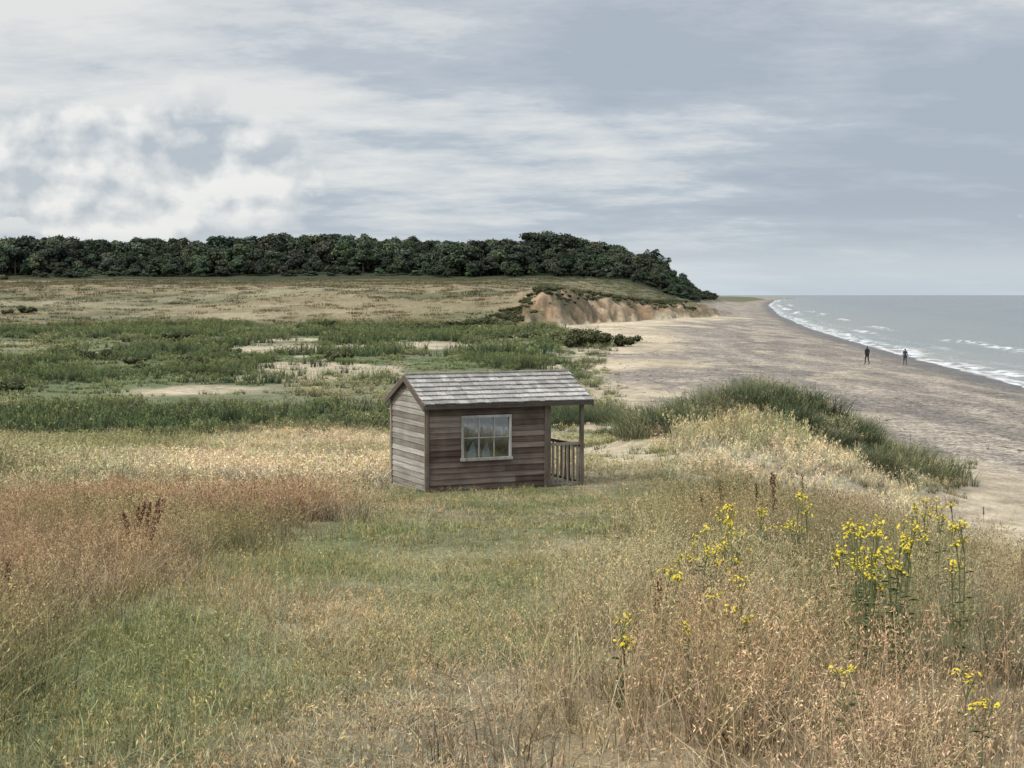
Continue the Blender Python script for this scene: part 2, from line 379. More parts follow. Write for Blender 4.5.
def mk(name, srcs, sets, sjit=.25, tilt=.06, tj=.2, real=False):
    P_, Rr, Sc, Ti = [], [], [], []
    for (x, y, z, Z, hs, ws, tint) in sets:
        k = outside_shed(x, y); n = k.sum()
        P_.append(np.stack([x, y, z], -1)[k])
        Rr.append(np.stack([R.normal(0, tilt, n), R.normal(0, tilt, n), R.uniform(0, 6.283, n)], -1))
        j = R.uniform(1-sjit, 1+sjit, n); hs = np.broadcast_to(hs, x.shape)[k]; ws = np.broadcast_to(ws, x.shape)[k]
        Sc.append(np.stack([ws*j, ws*j, hs*j], -1))
        t = tint[k]*R.uniform(1-tj, 1+tj, (n, 1))*(1+R.normal(0, .04, (n, 3))); Ti.append(np.clip(t, 0, .9))
    return instancer(name, srcs, np.concatenate(P_), np.concatenate(Rr), np.concatenate(Sc), np.concatenate(Ti), real)
gmr = grassmat('grass_mat', (1.12, .98, .88), inst=False); gs = grassmat('short_grass_mat', basek=.6, inst=False)
gm = grassmat('straw_mat', (1.15, 1.0, .88), inst=False); rm = grassmat('reed_mat', (1.5, 1.3, 1.05), basek=.35); hm = grassmat('heath_mat', basek=.75, qr=(.8, 1.2))
# short turf of the path
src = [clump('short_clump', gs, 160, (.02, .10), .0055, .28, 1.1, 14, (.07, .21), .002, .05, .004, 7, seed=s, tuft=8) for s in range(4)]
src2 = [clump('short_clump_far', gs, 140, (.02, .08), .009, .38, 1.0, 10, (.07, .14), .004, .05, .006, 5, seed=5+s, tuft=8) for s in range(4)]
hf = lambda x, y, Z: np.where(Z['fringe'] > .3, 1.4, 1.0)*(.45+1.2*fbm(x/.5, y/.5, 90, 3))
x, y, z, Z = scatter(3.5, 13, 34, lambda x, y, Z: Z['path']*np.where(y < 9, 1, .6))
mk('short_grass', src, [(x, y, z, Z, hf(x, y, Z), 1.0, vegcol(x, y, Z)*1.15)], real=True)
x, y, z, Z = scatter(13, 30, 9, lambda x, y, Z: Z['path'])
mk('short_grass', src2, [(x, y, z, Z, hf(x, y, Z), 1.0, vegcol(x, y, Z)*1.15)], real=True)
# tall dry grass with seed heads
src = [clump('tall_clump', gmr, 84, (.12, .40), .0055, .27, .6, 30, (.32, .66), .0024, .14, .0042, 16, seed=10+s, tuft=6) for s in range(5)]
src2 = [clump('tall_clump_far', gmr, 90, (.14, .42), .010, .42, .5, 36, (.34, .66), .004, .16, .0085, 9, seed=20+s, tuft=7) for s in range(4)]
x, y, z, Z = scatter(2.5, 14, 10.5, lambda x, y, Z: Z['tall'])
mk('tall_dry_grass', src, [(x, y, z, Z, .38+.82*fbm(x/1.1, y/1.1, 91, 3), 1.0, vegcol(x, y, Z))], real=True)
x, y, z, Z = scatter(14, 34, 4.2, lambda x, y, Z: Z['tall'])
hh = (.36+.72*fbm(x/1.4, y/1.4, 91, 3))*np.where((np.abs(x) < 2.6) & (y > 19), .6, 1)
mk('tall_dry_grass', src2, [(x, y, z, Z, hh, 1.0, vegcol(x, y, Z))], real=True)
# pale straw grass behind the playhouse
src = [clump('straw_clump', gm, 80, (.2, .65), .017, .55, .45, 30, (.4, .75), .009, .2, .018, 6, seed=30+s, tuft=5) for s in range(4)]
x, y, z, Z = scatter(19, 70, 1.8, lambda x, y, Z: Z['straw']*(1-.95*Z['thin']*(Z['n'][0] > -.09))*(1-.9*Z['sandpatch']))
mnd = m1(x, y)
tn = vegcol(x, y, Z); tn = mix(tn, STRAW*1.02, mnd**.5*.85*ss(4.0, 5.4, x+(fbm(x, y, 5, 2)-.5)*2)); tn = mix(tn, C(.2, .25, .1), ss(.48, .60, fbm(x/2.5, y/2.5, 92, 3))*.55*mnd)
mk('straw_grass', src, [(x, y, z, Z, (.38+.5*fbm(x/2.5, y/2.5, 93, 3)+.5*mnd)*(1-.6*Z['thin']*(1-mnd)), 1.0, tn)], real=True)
# marram on the dune
src = [clump('marram_clump', rm, 110, (.3, 1.0), .020, .42, .55, 6, (.8, 1.0), .010, .2, .012, 8, seed=40+s) for s in range(4)]
def mm_(x, y, Z):
    a = np.exp(-(((x-9.8)/4.8)**2+((y-52)/4.6)**2)**2)*1.0+.9*np.exp(-(((x-5.8)/2.4)**2+((y-51.5)/3)**2)**2)
    b = .9*np.exp(-(((x-3.0)/2.3)**2+((y-70)/5)**2)**2)
    c = .35*np.exp(-((x-Z['xb']+2.0)/2.5)**2)*ss(.02, .12, Z['n'][0])*(y > 75)
    return np.clip(a+b+c, 0, 1)
x, y, z, Z = scatter(38, 250, 2.8, lambda x, y, Z: mm_(x, y, Z)*(Z['s0'] < 0)*np.where(y > 80, .4, 1))
tn = mix(B3(C(.098, .126, .07), x), C(.21, .22, .13), ss(.48, .66, fbm(x/1.6, y/1.6, 94, 3))*.85)
mk('marram_grass', src, [(x, y, z, Z, .60+.6*fbm(x/2, y/2, 95, 3), 1.15, tn)])
src = [clump('tuft', rm, 46, (.1, .4), .014, .16, .7, 5, (.3, .4), .006, .12, .012, 6, seed=70+s) for s in range(3)]
x, y, z, Z = scatter(24, 130, .8, lambda x, y, Z: np.clip(Z['thin']*.8+np.exp(-((x-Z['xb']-.5)/1.3)**2)*ss(.02, .1, Z['n'][0])*.7+np.exp(-(((x-17.4)/.9)**2+((y-57)/1.5)**2))*1.0, 0, 1))
mk('dune_tufts', src, [(x, y, z, Z, .8+0*x, 1.2, B3(C(.24, .26, .13), x)*R.uniform(.7, 1.3, (len(x), 1)))])
# reeds / rushes of the marsh
src = [clump('reed_clump', rm, 70, (.25, .9), .035, .75, .30, 12, (.6, .95), .020, .2, .03, 6, seed=50+s, tuft=4) for s in range(4)]
x, y, z, Z = scatter(56, 150, 1.05, lambda x, y, Z: Z['marsh']*(1-Z['sandpatch'])*(1-Z['keep'])*(.40+.60*Z['reed']))
s1 = (x, y, z, Z, .30+.55*Z['reed']+1.1*(fbm(x/3, y/3, 96, 3)-.5), 1.0, vegcol(x, y, Z)*1.15)
x, y, z, Z = scatter(150, 310, .30, lambda x, y, Z: Z['marsh']*(1-Z['sandpatch'])*(1-Z['keep'])*(.4+.6*Z['reed']))
s2 = (x, y, z, Z, .40+.9*Z['reed']+1.5*(fbm(x/7, y/7, 97, 3)-.5), 1.7, vegcol(x, y, Z)*1.15)
s1 = s1[:4]+(np.clip(s1[4], .15, 2),)+s1[5:]; s2 = s2[:4]+(np.clip(s2[4], .2, 2),)+s2[5:]
mk('reeds', src, [s1, s2], .35)
src = [clump('heath_clump', hm, 50, (.2, .6), .10, 1.2, .35, 0, seed=60+s) for s in range(3)]
x, y, z, Z = scatter(285, 780, .045, lambda x, y, Z: Z['heath']*(1-Z['cliff'])*(1-Z['beach']))
mk('heath_tussocks', src, [(x, y, z, Z, 1.0, 1.6, vegcol(x, y, Z)*.9)], tj=.12)
# ---------------------------------------------------------------- foliage helpers
def foliage(name, lobes, nleaf, leaf, mat, trunk=None, seed=0, core=True):
    r = np.random.default_rng(seed); V = []; T = []; sh = []; base = 0
    lobes = np.array(lobes); wts = lobes[:, 3]**2; wts /= wts.sum()
    idx = r.choice(len(lobes), nleaf, p=wts); lq = r.uniform(0, .6, len(lobes))
    for k in idx:
        c = lobes[k]; d = r.normal(size=3); d /= np.linalg.norm(d); d[2] = abs(d[2])*.9 if r.uniform() < .6 else d[2]
        p = c[:3]+d*c[3]*r.uniform(.72, 1.12)
        nrm = d+r.normal(size=3)*.5; nrm /= np.linalg.norm(nrm)
        a = np.cross(nrm, r.normal(size=3)); a /= np.linalg.norm(a); bb = np.cross(nrm, a); l = leaf*r.uniform(.5, 1.3)
        V.extend([p-a*l, p-bb*l*.6, p+a*l, p+bb*l*.6]); T.append((base, base+1, base+2, base+3)); base += 4
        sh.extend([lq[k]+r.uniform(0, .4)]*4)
    if core:  # dark lumps added inside the foliage to block light
        for c in lobes:
            nb = base
            for i in range(5):
                for j in range(8):
                    th = math.pi*(i+.0001)/4; ph = 2*math.pi*j/8; rr = c[3]*.78*r.uniform(.85, 1.1)
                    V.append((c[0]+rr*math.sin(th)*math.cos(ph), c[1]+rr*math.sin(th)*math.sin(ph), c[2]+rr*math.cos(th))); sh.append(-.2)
            for i in range(4):
                for j in range(8):
                    T.append((nb+i*8+j, nb+(i+1)*8+j, nb+(i+1)*8+(j+1) % 8, nb+i*8+(j+1) % 8))
            base += 40
    nfol = len(T)
    if trunk:
        for (p0, p1, r0, r1) in trunk:
            p0 = np.array(p0, float); p1 = np.array(p1, float); ax = p1-p0; ax /= np.linalg.norm(ax); a = np.cross(ax, [.3, .9, .1]); a /= np.linalg.norm(a); bb = np.cross(ax, a); nb = base
            for (pp, rr) in ((p0, r0), (p1, r1)):
                for j in range(7):
                    V.append(pp+(a*math.cos(j*2*math.pi/7)+bb*math.sin(j*2*math.pi/7))*rr); sh.append(-1)
            for j in range(7): T.append((nb+j, nb+(j+1) % 7, nb+7+(j+1) % 7, nb+7+j))
            base += 14
    me = tri_mesh(name, V, T, {'q': sh}); me.materials.append(mat[0]); me.materials.append(mat[1])
    mi = np.zeros(len(T), np.int32); mi[nfol:] = 1; me.polygons.foreach_set('material_index', mi)
    return bpy.data.objects.new(name, me)
def leafmat(name, c, inst=True):
    m, nt, out = newmat(name)
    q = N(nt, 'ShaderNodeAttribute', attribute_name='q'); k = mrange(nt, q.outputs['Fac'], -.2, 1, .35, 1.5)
    if inst:
        at = N(nt, 'ShaderNodeAttribute', attribute_name='tint', attribute_type='INSTANCER'); cc = at.outputs['Color']
    else:
        g = N(nt, 'ShaderNodeNewGeometry'); cc = mixc(nt, noise(nt, g.outputs['Position'], 1.5, 3), c, tuple(v*1.5 for v in c))
    c2 = mixc(nt, 1, cc, grey(nt, k), 'MULTIPLY')
    d = N(nt, 'ShaderNodeBsdfDiffuse'); L(nt, c2, d.inputs[0]); L(nt, d.outputs[0], out.inputs[0]); return m
def simplemat(name, c, rough=.8, var=.25, scale=20, spec=.2):
    m, nt, out = newmat(name); tc = N(nt, 'ShaderNodeTexCoord')
    n_ = noise(nt, tc.outputs['Object'], scale, 4); cc = mixc(nt, n_, tuple(v*(1-var) for v in c), tuple(v*(1+var) for v in c))
    b = N(nt, 'ShaderNodeBsdfPrincipled', i={'Roughness': rough, 'Specular IOR Level': spec}); L(nt, cc, b.inputs['Base Color']); L(nt, b.outputs[0], out.inputs[0]); return m
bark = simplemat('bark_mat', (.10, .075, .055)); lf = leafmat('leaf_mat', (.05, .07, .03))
def treelobes(r, h, rad):
    lo = []
    for i in range(12):
        a = r.uniform(0, 6.28); t = r.uniform(); q = rad*(.35+.45*r.uniform())*(1 if t < .55 else .6); zz = h*(.22+.60*t)
        lo.append((math.cos(a)*q, math.sin(a)*q, zz, rad*r.uniform(.26, .44)))
    lo.append((0, 0, h*.70, rad*.55)); return lo
src = []
for s in range(6):
    r = np.random.default_rng(100+s); h = 14.; lo = treelobes(r, h, 6.6)
    tr = [((0, 0, -1), (0, 0, 7), .4, .25)]+[((0, 0, 4), tuple(l[:3]), .16, .05) for l in lo[:6]]
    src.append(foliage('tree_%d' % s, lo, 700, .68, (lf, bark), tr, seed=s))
n = 9000; x = R.uniform(-430, 160, n); y = R.uniform(800, 1060, n); s0 = cliff_s(x, y)
rag = (fbm(x/30, y/30, 101, 3)-.5)*60
k = (s0 > 30) & (y > 820+rag); x = x[k]; y = y[k]; s0 = s0[k]; rag = rag[k]
key = {}; keep = []
for i in range(len(x)):
    kk = (int(x[i]//8.8), int(y[i]//8.8))
    if kk in key: continue
    key[kk] = 1; keep.append(i)
x = x[keep]; y = y[keep]; s0 = s0[keep]; rag = rag[keep]; z = terr(x, y)
n = len(x)
hs = (.30+1.0*fbm(x/26, y/60, 102, 3))*R.uniform(.66, 1.42, n)*(.30+.70*ss(26, 85, s0))*(.45+.55*ss(818, 850, y-rag)); ws = np.maximum(hs, .5)*R.uniform(.85, 1.4, n)
tn = np.array([.056, .070, .040])*R.uniform(.45, 1.9, (n, 1))*(1+R.normal(0, .08, (n, 3)))+np.array([.010, .013, .016])  # bluish offset at the end: distance haze put into the leaf tint
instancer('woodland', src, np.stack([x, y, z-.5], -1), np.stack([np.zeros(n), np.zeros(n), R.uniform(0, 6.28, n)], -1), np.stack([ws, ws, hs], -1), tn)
lp = leafmat('pine_leaf_mat', (.035, .045, .028), False)
for i, (xx, yy, h) in enumerate([(84, 880, 21), (89, 884, 20), (80, 878, 19)]):
    r = np.random.default_rng(200+i); lo = [(r.normal()*1.6, r.normal()*1.6, h*(.74+.23*r.uniform()), r.uniform(.9, 1.6)) for _ in range(7)]
    tr = [((0, 0, -1), (.3, 0, h*.9), .35, .12)]+[((.2, 0, h*.65), l[:3], .12, .04) for l in lo]
    o = foliage('pine_tree', lo, 500, .4, (lp, bark), tr, seed=300+i, core=False); o.location = (xx, yy, float(terr(xx, yy))); link(o)
lb = leafmat('shrub_leaf_mat', (.05, .07, .03))
src = []
for s in range(4):
    r = np.random.default_rng(400+s); lo = [(r.normal()*.9, r.normal()*.9, .35+.6*r.uniform(), r.uniform(.3, .65)) for _ in range(9)]
    src.append(foliage('shrub_%d' % s, lo, 800, .11, (lb, bark), [((0, 0, -.2), l[:3], .05, .02) for l in lo[:4]], seed=500+s))
px_ = []
for (cx_, cy_, rx, ry, n, s) in [(8, 186, 4.0, 6, 14, 1.2), (4, 178, 3, 3, 5, .9), (-2, 206, 4, 6, 7, .8), (-12, 262, 20, 12, 20, 1.0), (-5, 292, 6, 6, 14, 1.1), (-220, 620, 30, 12, 8, 2.2), (-112, 340, 3, 3, 3, 1.3), (-45, 215, 40, 30, 16, .8), (-25, 130, 22, 20, 12, .6)]:
    for _ in range(n): px_.append((cx_+R.normal()*rx*.6, cy_+R.normal()*ry*.6, s*R.uniform(.5, 1.3)))
px_ = [p for p in px_ if p[0] < np.interp(p[1], *XB)+1]
for _ in range(420):
    i = R.integers(3, 6); t = R.uniform(); a = PL[i]*(1-t)+PL[i+1]*t; px_.append((a[0]-R.uniform(2, 10), a[1]+R.uniform(2, 10), R.uniform(.2, .6)))
A = np.array(px_); n = len(A)
instancer('shrubs', src, np.stack([A[:, 0], A[:, 1], terr(A[:, 0], A[:, 1])-.1], -1), np.stack([np.zeros(n), np.zeros(n), R.uniform(0, 6.28, n)], -1), np.stack([A[:, 2]*1.3, A[:, 2]*1.3, A[:, 2]], -1), C(.11, .12, .065)*R.uniform(.6, 1.5, (n, 1)))
# ---------------------------------------------------------------- wildflowers
stem_m = simplemat('stem_mat', (.14, .16, .07)); yel = simplemat('ragwort_flower_mat', (.72, .58, .05), .7, .3, 40); leafg = simplemat('ragwort_leaf_mat', (.10, .125, .055), .8)
rus = simplemat('dock_mat', (.13, .055, .035), .9, .4, 30)
def tube(V, T, M, p0, p1, r0, r1, mi, k=5):
    p0 = np.array(p0, float); p1 = np.array(p1, float); ax = p1-p0; ax /= np.linalg.norm(ax)+1e-9; a = np.cross(ax, [.31, .9, .12]); a /= np.linalg.norm(a); bb = np.cross(ax, a); nb = len(V)
    for pp, rr in ((p0, r0), (p1, r1)):
        for j in range(k): V.append(tuple(pp+(a*math.cos(j*6.2832/k)+bb*math.sin(j*6.2832/k))*rr))
    for j in range(k): T.append((nb+j, nb+(j+1) % k, nb+k+(j+1) % k, nb+k+j)); M.append(mi)
def leafq(V, T, M, p, d, l, w, mi):
    p = np.array(p, float); d = np.array(d, float); d /= np.linalg.norm(d); s = np.cross(d, [0, 0, 1.]); s /= np.linalg.norm(s)+1e-6; nb = len(V)
    V.extend([tuple(p), tuple(p+d*l*.5+s*w), tuple(p+d*l-np.array([0, 0, l*.3])), tuple(p+d*l*.5-s*w)]); T.append((nb, nb+1, nb+2, nb+3)); M.append(mi)
def finish(name, V, T, M, mats, loc, rz=0):
    me = bpy.data.meshes.new(name); me.from_pydata(V, [], T); me.polygons.foreach_set('material_index', M); [me.materials.append(m) for m in mats]; me.update()
    o = link(bpy.data.objects.new(name, me)); o.location = loc; o.rotation_euler = (0, 0, rz); return o
def ragwort(loc, h, nst, seed, sp=1.0, fs=1.0):
    r = np.random.default_rng(seed); V, T, M = [], [], []
    for s in range(nst):
        a = r.uniform(0, 6.28); bx = np.array([math.cos(a), math.sin(a), 0])*r.uniform(.01, .03+.012*nst)*sp; hh = h*r.uniform(.70, 1.08)
        lean = np.array([math.cos(a), math.sin(a), 0])*r.uniform(.02, .10)*(1 if nst > 1 else .3)*sp
        p1 = bx+lean+np.array([0, 0, hh*.78]); tube(V, T, M, bx-np.array([0, 0, .03]), p1, .0035, .0025, 0)
        for i in range(14):
            t = r.uniform(.12, 1); aa = r.uniform(0, 6.28); leafq(V, T, M, bx*(1-t)+p1*t, (math.cos(aa), math.sin(aa), .4), r.uniform(.03, .08), .010, 2)
        for i in range(4 if fs > 1 else 3):
            aa = r.uniform(0, 6.28); p2 = p1+np.array([math.cos(aa)*r.uniform(.01, .035), math.sin(aa)*r.uniform(.01, .035), hh*.22*r.uniform(.6, 1.05)])
            tube(V, T, M, p1, p2, .002, .0015, 0, 4)
            for j in range(6):
                c = p2+np.array([r.normal()*.015, r.normal()*.015, r.normal()*.012]); tube(V, T, M, p2-np.array([0, 0, .02]), c, .001, .001, 0, 3)
                nb = len(V); rr = r.uniform(.007, .0105)*fs; K = 7; tl = r.normal(size=2)*.6
                V.append(tuple(c+np.array([0, 0, .004])))
                for q in range(2*K):
                    an = q*math.pi/K; r2 = rr if q % 2 == 0 else rr*.6
                    V.append((c[0]+math.cos(an)*r2, c[1]+math.sin(an)*r2, c[2]+(math.cos(an)*tl[0]+math.sin(an)*tl[1])*r2))
                for q in range(2*K): T.append((nb, nb+1+q, nb+1+(q+1) % (2*K))); M.append(1)
    return finish('ragwort_plant', V, T, M, [stem_m, yel, leafg], loc)
for i, (px, py, h, ns, sp) in enumerate([(620, 617, .38, 3, .4), (686, 619, .36, 1, .6), (737, 512, .64, 5, .8), (802, 501, .68, 6, .4), (868, 525, .68, 8, 1.0), (880, 516, .74, 9, .8), (872, 540, .60, 8, 1.2), (930, 503, .68, 9, .7), (965, 531, .66, 3, .5), (845, 655, .42, 1, .5), (700, 528, .57, 5, 1.1), (738, 585, .48, 4, 1.0), (965, 667, .42, 1, .5), (692, 543, .52, 4, 1), (772, 516, .58, 2, 1), (716, 524, .58, 5, 1.2), (730, 538, .5, 3, 1), (712, 548, .5, 3, 1.3), (756, 510, .6, 4, 1.3), (660, 574, .45, 2, .8), (978, 690, .40, 1, .5), (905, 560, .55, 2, .8)]):
    gx, gy, gz = ground(px, py, h); ragwort((gx, gy, gz), h, ns, 600+i, sp, 1.12 if gy > 11.5 else .85)
def dock(loc, h, nst, seed, spread=.1):
    r = np.random.default_rng(seed); V, T, M = [], [], []
    for s in range(nst):
        a = r.uniform(0, 6.28); p1 = np.array([math.cos(a)*spread*r.uniform(), math.sin(a)*spread*r.uniform(), h*r.uniform(.75, 1)]); tube(V, T, M, (0, 0, -.03), p1, .005, .003, 0)
        for i in range(190):
            t = r.uniform(.45, 1); c = p1*t+r.normal(size=3)*np.array([.011, .011, .006])*(1.7-t); d = r.normal(size=3); leafq(V, T, M, c, d+np.array([0.01, 0, .3]), .020, .008, 0)
    return finish('dock_plant', V, T, M, [rus], loc)
for i, (px, py, h, ns) in enumerate([(132, 502, .54, 4), (142, 498, .56, 4), (774, 472, .66, 2), (760, 475, .60, 1), (804, 473, .62, 1), (908, 474, .6, 1), (655, 568, .40, 1), (984, 503, .56, 1), (706, 483, .55, 1), (10, 545, .45, 1), (735, 481, .5, 1), (722, 483, .5, 1)]):
    gx, gy, gz = ground(px, py, h); dock((gx, gy, gz), h, ns, 700+i, .24 if i < 2 else .05)
# ---------------------------------------------------------------- playhouse
def woodmat(name, c, c2, grain=(1.5, 40, 40), bump=.4, tr_=(.72, 1.25)):
    m, nt, out = newmat(name); tc = N(nt, 'ShaderNodeTexCoord'); mp = N(nt, 'ShaderNodeMapping', i={'Scale': grain}); L(nt, tc.outputs['Object'], mp.inputs[0])
    g1 = noise(nt, mp.outputs[0], 1.0, 6, .65); g2 = noise(nt, tc.outputs['Object'], 2.2, 4, .6); tn = N(nt, 'ShaderNodeAttribute', attribute_name='tone')
    cc = mixc(nt, mrange(nt, math_(nt, 'ADD', g2, math_(nt, 'MULTIPLY', tn.outputs['Fac'], .35)), .45, .85, 0, 1), c, c2)
    k = math_(nt, 'MULTIPLY', mrange(nt, g1, .3, .7, .6, 1.3), mrange(nt, tn.outputs['Fac'], 0, 1, *tr_))
    cc = mixc(nt, 1, cc, grey(nt, k), 'MULTIPLY')
    b = N(nt, 'ShaderNodeBsdfPrincipled', i={'Roughness': .85, 'Specular IOR Level': .2}); L(nt, cc, b.inputs['Base Color'])
    bp = N(nt, 'ShaderNodeBump', i={'Strength': bump, 'Distance': .01}); L(nt, g1, bp.inputs['Height']); L(nt, bp.outputs[0], b.inputs['Normal'])
    L(nt, b.outputs[0], out.inputs[0]); return m
house = link(bpy.data.objects.new('wooden_playhouse', None)); HZ = 4.52
house.location = (*SH_A, HZ); house.rotation_euler = (0, 0, math.radians(24))
class MB:
    def __init__(s): s.V = []; s.T = []; s.t = []
    def box(s, o, a, b, c, tone=None):
        o, a, b, c = [np.array(q, float) for q in (o, a, b, c)]; n = len(s.V); tone = random.random() if tone is None else tone
        for k in range(8): s.V.append(tuple(o+a*(k & 1)+b*((k >> 1) & 1)+c*((k >> 2) & 1)))
        fs = [(0, 2, 3, 1), (4, 5, 7, 6), (0, 1, 5, 4), (2, 6, 7, 3), (0, 4, 6, 2), (1, 3, 7, 5)]
        if np.dot(np.cross(a, b), c) < 0: fs = [f[::-1] for f in fs]
        s.T += [tuple(n+i for i in f) for f in fs]; s.t += [tone]*8
    def aa(s, x0, x1, y0, y1, z0, z1, tone=None): s.box((x0, y0, z0), (x1-x0, 0, 0), (0, y1-y0, 0), (0, 0, z1-z0), tone)
    def poly(s, pts, f, tone=.5):
        n = len(s.V); s.V += pts; s.T += [tuple(n+i for i in q) for q in f]; s.t += [tone]*len(pts)
    def make(s, name, mat, bev=.003):
        me = bpy.data.meshes.new(name); me.from_pydata(s.V, [], s.T); addf(me, 'tone', s.t); me.materials.append(mat); me.update()
        o = link(bpy.data.objects.new(name, me)); o.parent = house
        if bev: bm_ = o.modifiers.new('bevel', 'BEVEL'); bm_.width = bev; bm_.segments = 1
        return o
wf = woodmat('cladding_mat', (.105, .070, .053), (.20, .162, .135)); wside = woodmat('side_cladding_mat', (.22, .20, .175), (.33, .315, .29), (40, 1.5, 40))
wroof = woodmat('shingle_mat', (.28, .265, .245), (.42, .405, .38), (30, 2, 30), .5, (.72, 1.16)); wtrim = woodmat('trim_mat', (.14, .108, .084), (.24, .205, .17), (40, 40, 1.5)); wdark = woodmat('barge_mat', (.09, .068, .054), (.15, .125, .105))
UL, UP, D, HE, HR = 2.24, 3.02, 1.8, 1.60, 2.02
bh = .1
W0, W1, WZ0, WZ1 = .62, 1.56, .625, 1.395
fw = MB(); nb_ = 16
for i in range(nb_):
    z0 = i*bh+.005; z1 = z0+bh+.008; segs = [(0.03, UL)]
    if z1 > WZ0 and z0 < WZ1: segs = [(0.03, W0), (W1, UL)]
    elif i in (2, 4, 15): segs = [(0.03, 1.25+.2*(i % 3)), (1.253+.2*(i % 3), UL)]
    for a, b_ in segs: fw.box((a, -.022, z0), (b_-a, 0, 0), (0, .02, 0), (0, .014, z1-z0))
fw.make('front_wall', wf, .002)
bw = MB()
for i in range(nb_): bw.box((0.03, D, i*bh+.005), (UL-.03, 0, 0), (0, .02, 0), (0, -.01, bh+.006))
bw.make('back_wall', wf, .002)
def gable(name, u0, sgn, mat, door=False):
    g = MB()
    for i in range(24):
        z0 = i*bh+.005; z1 = z0+bh+.006
        if z0 >= HR-.03: break
        def half(z): return D/2 if z <= HE else max(.02, D/2*(HR-z)/(HR-HE))
        ha = half(z0); hb = half(min(z1, HR)); segs = [(-1, 1)]
        if door and z0 < 1.4: segs = [(-1, -.38), (.38, 1)]
        for a, b_ in segs:
            q0, q1 = (D/2+(-ha if a == -1 else a), D/2+(ha if b_ == 1 else b_)); q2, q3 = (D/2+(-hb if a == -1 else a), D/2+(hb if b_ == 1 else b_)); z1c = min(z1, HR)
            ua, ub, uc = u0+sgn*.022, u0, u0+sgn*.006
            pts = [(ua, q0, z0), (ua, q1, z0), (uc, q3, z1c), (uc, q2, z1c), (ub-sgn*.01, q0, z0), (ub-sgn*.01, q1, z0), (ub-sgn*.01, q3, z1c), (ub-sgn*.01, q2, z1c)]
            fs = [(0, 1, 2, 3), (7, 6, 5, 4), (0, 4, 5, 1), (1, 5, 6, 2), (2, 6, 7, 3), (3, 7, 4, 0)]
            g.poly(pts, fs, random.random())
    return g.make(name, mat, 0)
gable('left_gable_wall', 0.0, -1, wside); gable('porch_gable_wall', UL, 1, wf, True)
tr = MB()
tr.aa(-.022, .022, -.034, .0, 0, HE, .2); tr.aa(-.04, -.024, 0.003, .05, 0, HE, .5); tr.aa(-.04, -.024, D-.05, D+.02, 0, HE); tr.aa(UL-.03, UL+.03, -.036, .0, 0, HE, .3)
tr.make('corner_trim', wtrim)
dr = MB()
for i in range(6): dr.aa(UL-.005, UL+.018, D/2-.37+i*.123, D/2-.37+i*.123+.12, .06, 1.40)
dr.aa(UL+.019, UL+.034, D/2-.36, D/2+.36, .25, .33); dr.aa(UL+.019, UL+.034, D/2-.36, D/2+.36, 1.12, 1.20); dr.make('door', wtrim)
wn = MB(); t = .042
wframe = woodmat('window_frame_mat', (.28, .265, .24), (.44, .425, .40), (30, 30, 3))
wn.aa(W0, W1, -.05, .01, WZ1-t, WZ1, .6); wn.aa(W0-.02, W1+.02, -.06, .01, WZ0-.02, WZ0+t-.01, .5); wn.aa(W0, W0+t, -.048, .01, WZ0+t-.01, WZ1-t, .4); wn.aa(W1-t, W1, -.048, .01, WZ0+t-.01, WZ1-t, .7)
iw0, iw1, iz0, iz1 = W0+t, W1-t, WZ0+t-.01, WZ1-t; mid = (iz0+iz1)/2
for k in (1, 2): uu = iw0+(iw1-iw0)*k/3; wn.aa(uu-.009, uu+.009, -.036, -.006, iz0, iz1, .4)
wn.aa(iw0, iw1, -.034, -.008, mid-.009, mid+.009, .4)
wn.make('window_frame', wframe)
m, nt, out = newmat('glass_mat'); tp = N(nt, 'ShaderNodeBsdfTransparent', i={0: (.70, .78, .84, 1)}); gl = N(nt, 'ShaderNodeBsdfGlossy', i={'Roughness': .03}); mx = N(nt, 'ShaderNodeMixShader', i={0: .26}); L(nt, tp.outputs[0], mx.inputs[1]); L(nt, gl.outputs[0], mx.inputs[2]); L(nt, mx.outputs[0], out.inputs[0])
gp = MB(); gp.aa(iw0, iw1, -.018, -.015, iz0, iz1); gp.make('window_glass', m, 0)
shp = MB()
def cpoly(pts, yb): shp.poly([(p[0], yb, p[1]) for p in pts], [tuple(range(len(pts)))], .5)
cpoly([(iw0+.06, iz0-.02), (iw0+.25, iz0-.02), (iw0+.25, iz0+.12), (iw0+.20, mid-.06), (iw0+.12, iz0+.13)], .03)
cpoly([(iw0+.36, iz0-.02), (iw0+.52, iz0-.02), (iw0+.52, iz0+.08), (iw0+.46, mid-.08), (iw0+.38, iz0+.12)], .032)
shp.make('window_pale_shapes', simplemat('pale_shape_mat', (.76, .77, .78), .9, .12, 8), 0)  # pale flat shapes standing low behind the glass
ins = MB(); ins.aa(.05, UL-.04, .05, D-.04, .06, .09, .2); ins.aa(.05, UL-.04, .35, .37, .10, HE, .3); ins.make('shaded_interior', simplemat('interior_shade_mat', (.06, .068, .08), .9, .3, 3), 0)  # floor plus sheet behind the window; room's shade put into dark colour
po = MB(); pt = .033
for (uu, vv2) in ((UL+.075, .0), (UP-.05, .0), (UP-.05, D-.07)): po.aa(uu-pt, uu+pt, vv2, vv2+.066, -.05, HE+.0)
po.make('porch_posts', wtrim)
ra = MB(); u0, u1 = UL+.11, UP-.085
ra.aa(u0, u1, .012, .058, .80, .85, .9); ra.aa(u0, u1, .016, .054, .10, .14, .7)
for i in range(6): uu = u0+(u1-u0)*(i+.5)/6; ra.aa(uu-.015, uu+.015, .022, .05, .141, .799, .9)
